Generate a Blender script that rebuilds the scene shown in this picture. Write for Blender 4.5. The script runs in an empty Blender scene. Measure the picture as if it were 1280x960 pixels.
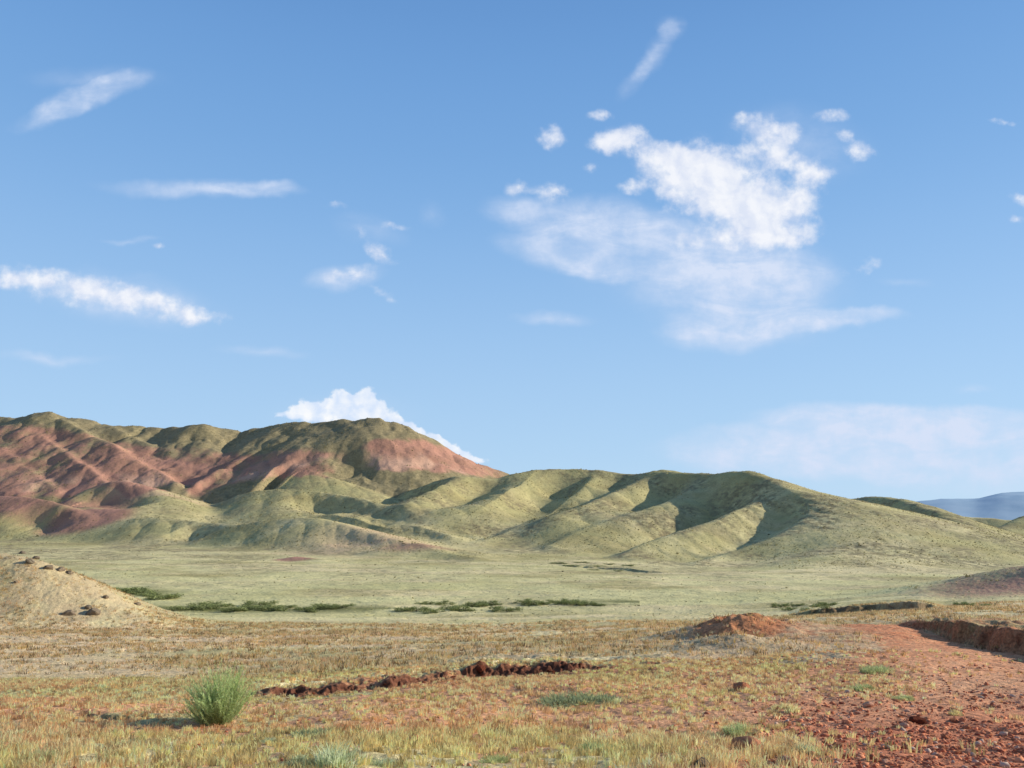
import bpy, math, random
import numpy as np

random.seed(7)
RNG = np.random.default_rng(11)
C = bpy.context.scene.collection
F, HX, HY = 967.0, 640.0, 655.0          # focal length and eye level of the view, in photo pixels
PI = math.pi
SUN_EL, SUN_AZ = 20.5, 11.0               # azimuth measured from +X towards +Y

# ------------------------------------------------------------------ noise
_TB = np.random.default_rng(99).random((1024, 1024)).astype(np.float32).ravel()
def _h(ix, iy, s):
    return _TB[(((iy+s*37) & 1023) << 10) + ((ix+s*101) & 1023)]
def vnoise(x, y, s=0):
    gx = np.floor(x); gy = np.floor(y)
    fx = x - gx; fy = y - gy; ix = gx.astype(np.int64); iy = gy.astype(np.int64)
    fx = fx*fx*fx*(fx*(fx*6-15)+10); fy = fy*fy*fy*(fy*(fy*6-15)+10)
    a = _h(ix, iy, s); b = _h(ix+1, iy, s); c = _h(ix, iy+1, s); d = _h(ix+1, iy+1, s)
    return (a*(1-fx)+b*fx)*(1-fy) + (c*(1-fx)+d*fx)*fy
def fbm(x, y, o=5, s=0, g=.5):
    t = 0.; a = 1.; n = 0.
    for i in range(o):
        t = t + a*vnoise(x, y, s+i*17); n += a; a *= g
        x, y = x*1.62+y*1.17+3.1, y*1.62-x*1.17+7.7
    return t/n
def sst(a, b, x):
    t = np.clip((x-a)/(b-a), 0, 1); return t*t*(3-2*t)

# ------------------------------------------------------------------ base ground: height along directions
COLS = {
 -600: [(1,-1.65),(3,-1.65),(5.3,960),(7,915),(9,888),(12,866),(16,846),(28,818),(50,795),(80,778),(110,763),(150,736),(210,708),(300,686),(400,668),(480,658),(600,645),(900,645)],
 0:  [(1,-1.65),(3,-1.65),(5.3,960),(7,918),(9,892),(12,868),(16,848),(28,820),(50,797),(80,780),(110,765),(150,738),(210,710),(300,688),(400,671),(480,662),(600,650),(900,650)],
 320:[(1,-1.65),(3,-1.65),(5.3,960),(8.5,906),(10,886),(12.5,868),(16,848),(28,818),(50,797),(80,782),(110,768),(150,740),(210,712),(300,690),(400,675),(480,665),(600,650),(900,650)],
 640:[(1,-1.65),(3,-1.65),(5.3,960),(9,897),(11,870),(14,845),(20,824),(30,808),(50,796),(80,783),(110,768),(150,740),(210,717),(260,703),(300,693),(350,679),(400,668),(500,655),(600,650),(900,650)],
 900:[(1,-1.65),(3,-1.65),(5.3,960),(9,893),(12,860),(16,830),(20,812),(26,797),(35,789),(50,784),(80,776),(110,766),(150,740),(210,719),(260,708),(320,700),(400,690),(600,670),(900,662)],
 1100:[(1,-1.65),(3,-1.65),(5.3,960),(8,905),(10,868),(12,845),(16,816),(20,799),(26,784),(34,776),(45,770),(60,767),(90,762),(130,745),(210,719),(300,702),(400,690),(600,672),(900,662)],
 1280:[(1,-1.65),(3,-1.65),(5.3,960),(8,905),(10,868),(12,848),(16,826),(20,812),(26,797),(34,780),(50,767),(70,757),(100,747),(130,738),(210,718),(300,703),(400,690),(600,668),(900,660)],
 1900:[(1,-1.65),(3,-1.65),(5.3,960),(8,905),(10,868),(12,848),(16,826),(20,812),(26,797),(34,780),(50,767),(70,757),(100,747),(130,738),(210,718),(300,703),(400,690),(600,668),(900,660)],
}
NT, NR = 400, 500
_tA = np.linspace(-60, 60, NT)*PI/180
_lr = np.linspace(math.log(.8), math.log(1200), NR)
def _build_table():
    ks = sorted(COLS); prof = []; ang = []
    for k in ks:
        u = (k-HX)/F; s = math.sqrt(1+u*u); rr = []; zz = []
        for Y, v in COLS[k]:
            rr.append(math.log(Y*s)); zz.append(v if v < 0 else -(v-HY)/F*Y)
        prof.append(np.interp(_lr, rr, zz)); ang.append(math.atan(u))
    prof = np.array(prof)
    T = np.array([[0.]])
    T = np.empty((NT, NR))
    for j in range(NR): T[:, j] = np.interp(_tA, ang, prof[:, j])
    def blur(A, n, ax):
        k = np.exp(-.5*(np.arange(-3*n, 3*n+1)/n)**2); k /= k.sum()
        P = np.pad(A, [(3*n, 3*n) if i == ax else (0, 0) for i in (0, 1)], mode='edge')
        return np.apply_along_axis(lambda v: np.convolve(v, k, 'valid'), ax, P)
    T = blur(T, 12, 0); T = blur(T, 6, 1)
    return T
TAB = _build_table()
def base(x, y):
    r = np.sqrt(x*x+y*y); t = np.arctan2(x, y)
    back = np.clip((np.abs(t)*180/PI-60)/100, 0, 1)
    a = (np.clip(t, _tA[0], _tA[-1])-_tA[0])/(_tA[1]-_tA[0])
    b = (np.clip(np.log(np.maximum(r, .81)), _lr[0], _lr[-1])-_lr[0])/(_lr[1]-_lr[0])
    i = np.minimum(a.astype(int), NT-2); j = np.minimum(b.astype(int), NR-2); a = a-i; b = b-j
    z = (TAB[i, j]*(1-b)+TAB[i, j+1]*b)*(1-a) + (TAB[i+1, j]*(1-b)+TAB[i+1, j+1]*b)*a
    flat = np.interp(np.log(np.maximum(r, .81)), _lr, TAB[NT//2])
    return z*(1-back)+flat*back

# ------------------------------------------------------------------ ridges: crest lines (column, eye-line offset, depth)
# group, points, slope on the sunny side, slope on the far side, crest rounding
RIDGES = [
 ('far', [(-420,512,650),(-150,524,625),(-60,520,615),(0,518,610),(30,523,605),(60,515,600),(85,520,600),(130,528,602),(180,533,605),(220,535,600),(255,531,590),(285,538,597),(320,538,600),(345,532,595),(370,528,588),(430,523,575),(465,522,570),(500,530,568),(530,545,570),(560,560,575),(620,588,590),(690,610,610)], .62, .6, 3.5),
 ('far', [(-60,528,600),(-20,548,560),(20,572,525),(48,592,500),(70,612,478)], .62, .6, 2.2),
 ('far', [(10,521,605),(50,542,565),(85,565,530),(118,590,500),(135,608,480)], .6, .62, 2.2),
 ('far', [(60,516,598),(110,541,565),(150,560,540),(185,582,515),(222,603,490)], .6, .62, 2.2),
 ('far', [(130,529,600),(180,550,572),(228,574,545),(262,598,515),(292,620,490)], .6, .62, 2.2),
 ('far', [(255,532,590),(262,552,562),(272,572,542),(305,592,520),(345,608,500)], .62, .65, 2.2),
 ('far', [(320,538,600),(322,560,570),(330,580,552)], .6, .6, 2.2),
 ('far', [(372,529,588),(368,552,560),(362,575,540),(350,597,520)], .65, .65, 2.2),
 ('far', [(432,523,575),(432,545,556),(440,565,538),(458,583,520),(480,600,500)], .62, .65, 2.2),
 ('far', [(478,525,570),(500,556,552),(520,580,536)], .62, .62, 2.2),
 ('far', [(540,551,570),(560,575,552),(590,592,540)], .6, .6, 2.2),
 ('foot', [(-160,612,440),(-60,618,430),(0,620,420),(50,622,412),(85,632,402),(110,648,392)], .55, 0.6, 2.5),
 ('foot', [(95,622,455),(125,604,452),(148,598,450),(175,606,442),(215,625,425),(250,641,412),(292,658,395),(330,672,360)], .32, 0.62, 2),
 ('foot', [(345,602,505),(372,588,500),(400,593,492),(440,606,480),(470,618,470)], .35, 0.6, 2),
 ('foot', [(255,640,450),(290,622,445),(335,611,442),(390,612,440),(430,617,428),(480,631,408),(525,648,388),(565,660,372),(600,672,350)], .28, 0.55, 2),
 ('foot', [(395,640,405),(440,630,400),(480,640,385),(520,653,368),(560,668,345)], .28, 0.55, 2),
 ('foot', [(140,655,385),(185,644,385),(250,652,372),(300,655,360)], .26, 0.55, 3.0),
 ('foot', [(270,664,352),(330,649,350),(390,646,340),(420,652,330),(455,662,315),(500,676,300),(545,690,280),(590,700,262)], .24, 0.55, 2.5),
 ('foot', [(345,708,258),(368,699,256),(400,704,250)], .3, 0.55, 2),
 ('foot', [(470,690,285),(520,682,290),(575,690,285)], .25, 0.55, 2.5),
 ('green', [(520,612,478),(560,597,466),(600,589,462),(640,588,470),(690,585,480),(740,586,480),(790,593,470),(830,588,450),(880,592,430),(930,588,400),(962,598,378),(1010,617,368),(1060,641,352),(1120,673,322),(1180,698,292),(1225,713,268),(1290,726,244)], .55,.75,5),
 ('green', [(578,594,458),(552,606,434),(522,622,410),(498,636,394)], .36,.45,4),
 ('green', [(640,588,470),(612,604,440),(585,618,415),(560,630,400)], .4,.55,6),
 ('green', [(690,586,478),(655,606,446),(625,628,416),(596,644,396),(566,656,380)], .30,.60,2.5),
 ('green', [(750,588,478),(728,608,438),(706,632,404),(676,652,380),(640,666,360),(600,682,335)], .30,.60,2.5),
 ('green', [(815,594,455),(775,610,425),(738,626,398),(700,645,370)], .28,.42,4),
 ('green', [(880,593,430),(850,616,402),(815,634,382),(775,649,364),(735,662,348),(690,682,322)], .28,.58,3),
 ('green', [(935,590,400),(963,603,382),(946,625,358),(902,643,340),(858,659,325),(820,673,312),(780,693,290)], .28,.60,2.5),
 ('green', [(963,600,376),(998,616,356),(1016,634,334),(988,660,314),(948,678,298),(905,693,285),(870,706,268)], .26,.62,2.5),
 ('green', [(1030,626,360),(1045,654,318),(1045,680,288),(1030,700,248),(1010,717,222)], .25,.28,14),
 ('green', [(1070,664,338),(1085,690,300),(1115,704,248),(1095,722,220)], .25,.28,14),
 ('back', [(1000,640,680),(1045,627,640),(1080,621,585),(1112,620,540),(1150,630,500),(1190,652,465),(1232,678,425),(1290,702,395)], .4,.75,8),
 ('back', [(1100,640,820),(1150,632,810),(1200,632,800),(1240,636,780),(1300,640,760),(1400,650,750)], .4,.6,10),
 ('back', [(1440,630,640),(1340,632,625),(1290,641,610),(1262,655,590),(1225,672,560)], .4,.8,8),
 ('back', [(770,600,700),(815,589,700),(832,586,700),(850,592,700),(900,605,700)], .4,.6,6),
 ('knoll', [(-420,640,84),(-100,672,82),(-10,691,80),(30,697,79),(62,711,78),(92,729,77),(122,749,76),(145,764,75)], .55,.5,2),
 ('rise', [(1122,743,132),(1180,729,127),(1230,716,122),(1290,706,116),(1420,690,110)], .2,.34,2),
]
GROUPS = ['base', 'far', 'foot', 'green', 'back', 'knoll', 'rise']
def wp(px, py, Y): return ((px-HX)/F*Y, Y, -(py-HY)/F*Y)

def ridge_h(x, y, pts, sr, sl, rd, seed, hf, amp):
    P = [wp(*p) for p in pts]
    if len(P) > 3:                                     # round the corners of the crest line once
        Q = [P[0]]
        for i in range(1, len(P)-1):
            for A_, f in ((P[i-1], .27), (P[i+1], .27)): Q.append(tuple(P[i][k]*(1-f)+A_[k]*f for k in range(3)))
        P = Q+[P[-1]]
    out = np.full(x.shape, -1e9); s0 = 0.
    for a, b in zip(P[:-1], P[1:]):
        dx, dy = b[0]-a[0], b[1]-a[1]; L = math.hypot(dx, dy)
        t = np.clip(((x-a[0])*dx+(y-a[1])*dy)/(L*L), 0, 1)
        ex = x-(a[0]+t*dx); ey = y-(a[1]+t*dy); d = np.sqrt(ex*ex+ey*ey)
        w = sst(-.85, .85, ex/np.maximum(d, .01))
        sl_ = sl*(1-w)+sr*w
        if sr > .3:
            g = vnoise((s0+t*L)/hf+seed*9.1, d/95.+seed, seed)*.7+.3*vnoise((s0+t*L)/hf*2.3+seed*5.1, d/50.+seed, seed+7)
            sl_ = sl_*(1+amp*(g-.5)*np.clip(d/22., 0, 1))
        h = a[2]+t*(b[2]-a[2])-sl_*(np.sqrt(d*d+rd*rd)-rd)
        out = np.maximum(out, h); s0 += L
    return out

# gullies: each follows a spur on its shaded side; index points are crest points, then depth, width, offset
GULLIES = [([(963,603,382),(946,625,358),(902,643,340),(858,659,325),(830,670,315)], 4.8, 12, 15), ([(1005,624,350),(1016,634,334),(988,660,314),(948,678,298),(915,690,287)], 5.2, 11, 14),
           ([(690,586,478),(655,606,446),(625,628,416),(596,644,396),(570,655,382)], 8., 15, 20), ([(750,588,478),(728,608,438),(706,632,404),(676,652,380)], 7., 14, 18),
           ([(880,593,430),(850,616,402),(815,634,382),(790,644,370)], 5.5, 12, 16), ([(815,594,455),(775,610,425),(738,626,398),(705,642,372)], 3.5, 12, 16),
           ([(578,594,458),(552,606,434),(522,622,410)], 6, 13, 17), ([(125,604,452),(148,598,450),(175,606,442),(215,625,425)], 7.5, 12, 18),
           ([(480,600,500),(458,583,520),(440,565,538)], 5.5, 10, 14), ([(372,588,500),(350,598,503)], 6, 10, 15), ([(1080,621,585),(1112,620,540),(1150,630,500),(1190,652,465),(1225,674,430)], 7, 16, 24),
           ([(50,622,412),(85,632,402),(110,648,392)], 5, 9, 13), ([(390,612,440),(430,617,428),(480,631,408)], 5, 10, 15),([(430,617,428),(480,631,408),(525,648,388),(560,659,374)], 5, 10, 16),([(395,640,405),(440,630,400),(480,640,385),(520,653,368)], 3.5, 9, 14),([(250,652,372),(300,655,360)], 3, 9, 13), ([(420,652,330),(455,662,315),(500,676,300)], 1.6, 7, 10)]
def gully_cut(x, y):
    cut = np.zeros_like(x)
    for pts, dep, wd, off in GULLIES:
        P = [wp(*p) for p in pts]
        if P[0][1] < P[-1][1]: P = P[::-1]
        n0 = np.array([P[-1][0]-P[0][0], P[-1][1]-P[0][1]]); n0 /= np.linalg.norm(n0); nl = np.array([n0[1], -n0[0]])
        if nl[0] > 0: nl = -nl
        Q = [(p[0]+nl[0]*off, p[1]+nl[1]*off) for p in P]
        m = (x > min(q[0] for q in Q)-50) & (x < max(q[0] for q in Q)+50) & (y > min(q[1] for q in Q)-50) & (y < max(q[1] for q in Q)+50)
        if not m.any(): continue
        xs, ys = x[m], y[m]; best = np.full(xs.shape, 1e9); sp = np.zeros_like(xs); tot = sum(math.dist(a, b) for a, b in zip(Q[:-1], Q[1:])); s0 = 0.
        for a, b in zip(Q[:-1], Q[1:]):
            dx, dy = b[0]-a[0], b[1]-a[1]; L = math.hypot(dx, dy); t = np.clip(((xs-a[0])*dx+(ys-a[1])*dy)/(L*L), 0, 1)
            d = np.hypot(xs-a[0]-t*dx, ys-a[1]-t*dy); k = d < best; best = np.where(k, d, best); sp = np.where(k, (s0+t*L)/tot, sp); s0 += L
        c = dep*np.exp(-(best/wd)**2)*np.clip((sp-.04)/.3, 0, 1)*np.clip((1.0-sp)/.35+.1, 0, 1)
        cut[m] = np.maximum(cut[m], c)
    return cut

# banks: step facing the viewer; (column, depth) along its foot
BANKS = [
 dict(p=[(296,11.4),(330,11.9),(430,12.5),(500,13.0),(545,13.9),(600,14.6),(660,14.9),(700,14.8),(760,15.0),(830,16.0),(900,17.5)],
      h=[0,.11,.12,.13,.15,.22,.15,.19,.09,.05,0], jag=.42, dec=4., face=.30, js=3.4),
 dict(p=[(1120,31),(1150,28),(1190,24),(1240,20),(1280,17.5),(1400,13.5),(1600,10)],
      h=[0,.3,.55,.6,.56,.6,.5], jag=1.7, dec=18., face=.8, js=1.1),
 dict(p=[(985,84),(1010,82),(1060,80),(1100,79),(1150,78),(1180,78)],
      h=[0,.4,.75,.85,.75,0], jag=3.5, dec=26., face=.5, js=.25),
 dict(p=[(640,252),(680,246),(740,236),(790,226),(840,218)], h=[0,.3,.5,.6,0], jag=5., dec=40., face=1., js=.1),
 dict(p=[(30,9.2),(80,9.0),(160,8.7),(235,8.9),(260,8.9)], h=[0,.03,.05,.05,0], jag=.2, dec=1.5, face=.1, js=3),
]
MOUNDS = [(925,25.5,.42,1.6,1.5),(916,25,.14,.5,.5),(938,25.2,.12,.45,.5),(905,26.5,.35,2.6,1.5),(985,27,.25,1.8,1.6),(920,19.8,.30,1.4,1.0),(870,21,.16,1.5,1.0),(1040,22,.12,1.6,.8),
          (700,12,.08,1.2,.7),(935,7.3,.07,.22,.16),(250,8.6,.07,.6,.4),(430,6.2,.05,.6,.4),(1010,16,.10,1.2,.8),(860,14,.1,1.5,.8),(500,9,.06,1.1,.6)]
TRACK = [(1130,3),(1180,6),(1225,9),(1240,12),(1215,16),(1150,22),(1100,28),(1085,34)]

def smax(a, b, k):
    h = np.maximum(k-np.abs(a-b), 0)/k
    return np.maximum(a, b)+h*h*k*.25

def terrain(x, y, want=False):
    sh = x.shape; x = x.ravel().astype(float); y = y.ravel().astype(float)
    r = np.sqrt(x*x+y*y); front = y > 30
    z = base(x, y); gid = np.zeros(x.shape, int); top = z.copy(); hz = np.full(x.shape, -1e9)
    wx = x+6*(fbm(x/70., y/70., 3, 5)-.5)*np.clip(r/400, 0, 1); wy = y+6*(fbm(x/70.+9, y/70., 3, 6)-.5)*np.clip(r/400, 0, 1)
    for n, (g, pts, sr, sl, rd) in enumerate(RIDGES):
        Q = [wp(*p) for p in pts]; mg = 40+max(q[2]+16 for q in Q)/min(sr, sl)*1.15
        m = front & (y > min(q[1] for q in Q)-mg) & (y < max(q[1] for q in Q)+mg) & (x > min(q[0] for q in Q)-mg) & (x < max(q[0] for q in Q)+mg)
        if not m.any(): continue
        h = ridge_h(wx[m], wy[m], pts, sr, sl, rd, n, 18. if g == 'far' else 34., .42 if g == 'far' else .14)
        k = 5. if g not in ('knoll', 'rise') else 3.
        if g in ('far', 'green', 'foot'): k = 3.2
        up = h > top[m]
        idx = np.where(m)[0]
        gid[idx[up]] = GROUPS.index(g); top[idx] = np.maximum(top[idx], h)
        z[idx] = smax(z[idx], h, k)
    hill = np.clip((z-base(x, y))/12., 0, 1)
    z = z-gully_cut(wx, wy)*np.clip(hill*3, 0, 1)
    far = np.clip((r-60)/150, 0, 1)
    z = z + far*(1.0+2.0*hill*np.where(gid == 1, 1.2, .3))*(fbm(x/34., y/34., 5, 31, .5)-.5)
    rg = 1-np.abs(2*fbm(x/46., y/60., 4, 77)-1)
    z = z - hill*far*1.2*np.clip(rg-.74, 0, 1)*4*np.where(gid == 1, 1.7, .15)
    rg2 = 1-np.abs(2*fbm(x/15.+4, y/19., 4, 83)-1)
    z = z + np.where(gid == 1, 1, .12)*hill*far*.9*(rg2-.6)
    z = z + np.clip((r-12)/30, 0, 1)*(1-far*.4)*.7*(fbm(x/9., y/9., 4, 41)-.5)
    z = z + .16*np.clip(r/7, .25, 1)*(fbm(x/1.9, y/1.9, 4, 51)-.5) + .07*(fbm(x/.33, y/.33, 4, 61, .6)-.5)*np.interp(r, [20, 60], [1, 2])
    u = x/np.maximum(y, .1)
    bankm = np.zeros_like(x)
    for i, b in enumerate(BANKS):
        us = [(p[0]-HX)/F for p in b['p']]; Yb = np.interp(u, us, [p[1] for p in b['p']])
        hh = np.interp(u, us, b['h'], left=0, right=b['h'][-1] if i == 1 else 0)
        hh = hh*np.clip((2.0 if i == 0 else .9)*fbm(x*b['js']*.9, y*b['js']*.5+i, 4, 91+i)+(-.2 if i == 0 else .45), 0, 1.3)
        d = y-Yb + b['jag']*(fbm(x*b['js'], y*b['js'], 4, 71+i, .6)-.5)*2
        ok = (y > 2)
        fc = b['face']
        st = np.where(d < 0, 0, np.where(d < fc, sst(0, fc, d), np.exp(-np.maximum(d-fc, 0)/b['dec'])))
        z = z + np.where(ok, hh*st, 0) - np.where(ok & (d < 0), hh*.25*np.exp(np.minimum(d, 0)/(b['dec']*.2)), 0)
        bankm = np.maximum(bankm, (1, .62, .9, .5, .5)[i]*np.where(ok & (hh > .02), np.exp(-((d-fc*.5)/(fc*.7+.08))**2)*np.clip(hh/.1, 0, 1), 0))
    mo = np.zeros_like(x)
    for (px, Y, h, rx, ry) in MOUNDS:
        X = (px-HX)/F*Y
        e = np.exp(-(((x-X)/rx)**2+((y-Y)/ry)**2))
        z = z+h*e*(.8+.4*fbm(x*2.2, y*2.2, 3, 12)); mo = np.maximum(mo, e)
    if not want: return z.reshape(sh)
    # --- soil and growth masks
    n1 = fbm(x/3.1, y/3.1, 5, 101); n2 = fbm(x/.8, y/.8, 4, 103); n3 = fbm(x/24., y/24., 5, 105); n4 = fbm(x/60., y/60., 4, 106)
    px = HX+F*u
    # track
    td = np.full(x.shape, 1e9); TP = [((a-HX)/F*b_, b_) for a, b_ in TRACK]
    for a, b_ in zip(TP[:-1], TP[1:]):
        dx, dy = b_[0]-a[0], b_[1]-a[1]; t = np.clip(((x-a[0])*dx+(y-a[1])*dy)/(dx*dx+dy*dy), 0, 1)
        td = np.minimum(td, np.hypot(x-a[0]-t*dx, y-a[1]-t*dy))
    td = td+1.6*(n1-.5)+.5*(n2-.5)
    track = sst(1.9, 1.0, td)*(y > 1)
    red = np.zeros_like(x)
    fgf = np.interp(y, [0, 5.8, 7.5, 14, 18, 30], [.55, .62, .85, .8, .3, .05])
    lateral = np.interp(px, [0, 300, 700, 850, 1050], [0, .0, .05, .2, .32])*np.interp(y, [10, 30, 45], [1, .6, 0])
    red = np.where(y < 200, sst(.42, .72, fgf*.75+.55*(n1-.5)+.35*(n2-.5)+lateral), 0)
    e1 = np.interp(px, [700, 850, 1000, 1150, 1300], [0, .3, .6, .7, .7])*np.interp(y, [14, 20, 34, 46], [.5, 1, .8, 0])
    red = np.maximum(red, np.clip(e1*(.6+.8*(n1-.3)), 0, 1))
    brown = np.interp(y, [14, 20, 55, 80, 105], [.2, .8, .9, .7, 0])*sst(.3, .6, n3*.4+n1*.6)*np.clip(1-red, 0, 1)
    red = np.maximum(red, track)
    red = np.maximum(red, np.clip(bankm, 0, 1)*(y < 40))
    mm = np.exp(-(((px-925)/70)**2+((y-25.5)/3.)**2)); red = np.maximum(red, np.clip(mm*1.4, 0, 1)*(.5+.6*n1))
    # hills: red beds exposed between two levels of the far ridge
    steep = np.zeros_like(x)
    zn = z+16*(n3-.5)+10*(n4-.5)
    left = sst(690, 560, px)
    lo = np.interp(px, [0, 250, 330, 420, 520, 620], [14, 20, 26, 30, 36, 36])
    hi = np.interp(px, [0, 120, 200, 330, 420, 470, 620], [78, 66, 56, 50, 50, 64, 60])
    band = sst(lo-4, lo+4, zn)*sst(hi+5, hi-5, zn)*left*(y > 430)
    soft = np.interp(px, [-100, 0, 280, 330, 400, 445, 465, 520, 600], [.8, .75, .8, .7, .85, .2, .9, 1, 1])
    red = np.maximum(red, band*soft*np.clip(.3+1.2*n3+.5*(n1-.5), 0, 1))
    scar = band*sst(lo+20, lo+6, zn)*sst(.42, .6, fbm(x/26., y/26., 4, 171))
    brown = np.maximum(brown, left*(y > 430)*sst(.25, .6, n3)*sst(330, 200, px)*.9)
    brown = np.maximum(brown, .55*(gid == 1)*sst(.3, .7, n4)); scar = scar*(gid == 1); pale_k = np.where(gid == 1, .35, 1)
    hillm = sst(60, 95, y)
    brown = np.maximum(brown, np.exp(-(((x-(462-HX)/F*308)/32)**2+((y-306)/30)**2)**1.5))
    def blob(bx, bY, rx, ry, a):
        X = (bx-HX)/F*bY
        return a*np.exp(-(((x-X)/rx)**2+((y-bY)/ry)**2)**1.5)
    red = np.maximum(red, blob(30, 420, 70, 34, .95)*np.clip(.4+n3*1.1, 0, 1)); red = np.maximum(red, blob(110, 392, 26, 22, .95))
    red = np.maximum(red, blob(462, 308, 30, 26, .45)*np.clip(.4+n3*1.1, 0, 1)); red = np.maximum(red, blob(370, 254, 10, 9, .75))
    red = np.maximum(red, blob(520, 288, 22, 14, .6))
    red = np.maximum(red, blob(1300, 112, 22, 16, .7)*np.clip(.4+n3*1.2, 0, 1))
    red = np.maximum(red, .18*(gid == GROUPS.index('knoll'))*n1)
    # pale: dry straw; dark: sage cover
    pale = np.clip(.5+1.3*(n3-.5)+.5*(n1-.5), 0, 1)
    pale = pale*np.interp(y, [0, 100, 200, 300, 450], [.75, .9, 1., .8, .4])
    pale = pale*pale_k; lush_k = np.where(gid == 1, .1, 1)
    pale = np.clip(pale+.35*sst(.55, .7, fbm(x/30., y/7., 4, 131))*(y < 260), 0, 1)
    cover = sst(.42, .62, .6*fbm(x/18., y/18., 4, 141)+.4*n3)*np.clip((y-80)/200, 0, 1)
    cover = cover*np.where(gid == 2, .55, 1); cover = np.clip(cover+.7*(gid == 1)*sst(.35, .6, n3), 0, 1)
    lush = np.interp(y, [70, 95, 130, 200, 300], [0, .6, 1, .7, .35])*sst(.3, .6, fbm(x/26., y/9., 4, 151))
    wet = np.exp(-((y-122-8*np.sin(x/25.))/6.)**2)*sst(.42, .6, fbm(x/14., y/6., 4, 161))*(px < 800)
    wet = np.maximum(wet, np.exp(-((y-150)/6.)**2)*np.exp(-((px-180)/45)**2))
    bankm = bankm*(1-.6*(y > 200))
    olive = (gid == 1)*1.+(gid == 5)*(.25+.35*n1)
    brown = np.maximum(brown, np.interp(px, [700, 850, 1100, 1150], [0, .9, .9, 0])*np.interp(y, [12, 16, 34, 42], [0, 1, 1, 0]))
    strip = np.interp(px, [250, 330, 600, 800, 950], [0, 1, 1, .8, 0])*np.exp(-((y-np.interp(px, [300, 600, 900], [13.3, 16.6, 20]))/1.1)**2)
    pale = np.clip(pale+.6*strip, 0, 1); brown = brown*(1-.4*strip); red = red*(1-.85*strip)
    grav = np.interp(px, [900, 1000, 1300], [0, .8, 1.])*np.interp(y, [3, 7.5, 9.5, 11], [1, 1, .5, 0])*(y > 1)
    out = dict(grav=np.clip(grav*(.5+n2), 0, 1), olive=olive.astype(float), brown=np.clip(brown, 0, 1), scar=scar, hill=hillm, red=red, pale=pale, cover=cover, lush=np.maximum(lush, 0)*lush_k, wet=np.clip(wet, 0, 1), track=track, bank=bankm)
    return z.reshape(sh), {k: v.reshape(sh) for k, v in out.items()}, gid.reshape(sh), td.reshape(sh)

def place(px, py, ymin=3.):
    """where the line of sight through a photo point meets the ground"""
    Y = np.exp(np.linspace(math.log(ymin), math.log(850), 700)); X = (px-HX)/F*Y
    z = terrain(X, Y); zz = -(py-HY)/F*Y
    k = np.where(z >= zz)[0]
    i = k[0] if len(k) else len(Y)-1
    if i == 0: return (float(X[0]), float(Y[0]), float(z[0]))
    d0 = zz[i-1]-z[i-1]; d1 = zz[i]-z[i]; t = d0/(d0-d1+1e-9)
    Yy = Y[i-1]+(Y[i]-Y[i-1])*t; Xx = (px-HX)/F*Yy
    return (float(Xx), float(Yy), float(terrain(np.array([Xx]), np.array([Yy]))[0]))
def on(x, y): return float(terrain(np.array([x]), np.array([y]))[0])

# ------------------------------------------------------------------ node helpers
class NT_:
    def __init__(s, tree): s.t = tree; s.n = tree.nodes; s.l = tree.links
    def add(s, ty, **kw):
        nd = s.n.new(ty)
        for k, v in kw.items(): setattr(nd, k, v)
        return nd
    def put(s, sock, v):
        if v is None: return
        if hasattr(v, 'is_output') or isinstance(v, bpy.types.NodeSocket): s.l.new(v, sock)
        else: sock.default_value = v
    def math(s, op, a, b=None, c=None, clamp=False):
        nd = s.add('ShaderNodeMath', operation=op); nd.use_clamp = clamp
        for i, v in enumerate((a, b, c)): s.put(nd.inputs[i], v)
        return nd.outputs[0]
    def vmath(s, op, a, b=None, c=None):
        nd = s.add('ShaderNodeVectorMath', operation=op)
        for i, v in enumerate((a, b, c)):
            if v is not None: s.put(nd.inputs[i], v)
        return nd.outputs['Value'] if op in ('LENGTH', 'DOT_PRODUCT') else nd.outputs[0]
    def mix(s, f, a, b, bt='MIX'):
        nd = s.add('ShaderNodeMix', data_type='RGBA', blend_type=bt); nd.clamp_factor = True
        s.put(nd.inputs[0], f); s.put(nd.inputs[6], a if not isinstance(a, tuple) else (*a, 1)[:4]); s.put(nd.inputs[7], b if not isinstance(b, tuple) else (*b, 1)[:4])
        return nd.outputs[2]
    def noise(s, v, scale, detail=4, rough=.5, col=False, dist=0):
        nd = s.add('ShaderNodeTexNoise'); s.put(nd.inputs['Vector'], v)
        nd.inputs['Scale'].default_value = scale; nd.inputs['Detail'].default_value = detail
        nd.inputs['Roughness'].default_value = rough; nd.inputs['Distortion'].default_value = dist
        return nd.outputs['Color' if col else 'Fac']
    def ss(s, v, a, b):
        nd = s.add('ShaderNodeMapRange', interpolation_type='SMOOTHSTEP')
        s.put(nd.inputs[0], v); nd.inputs[1].default_value = a; nd.inputs[2].default_value = b
        return nd.outputs[0]
    def attr(s, name, col=False):
        return s.add('ShaderNodeAttribute', attribute_name=name).outputs['Color' if col else 'Fac']

def new_mat(name):
    m = bpy.data.materials.new(name); m.use_nodes = True; m.node_tree.nodes.clear()
    k = NT_(m.node_tree); out = k.add('ShaderNodeOutputMaterial')
    return m, k, out

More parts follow.
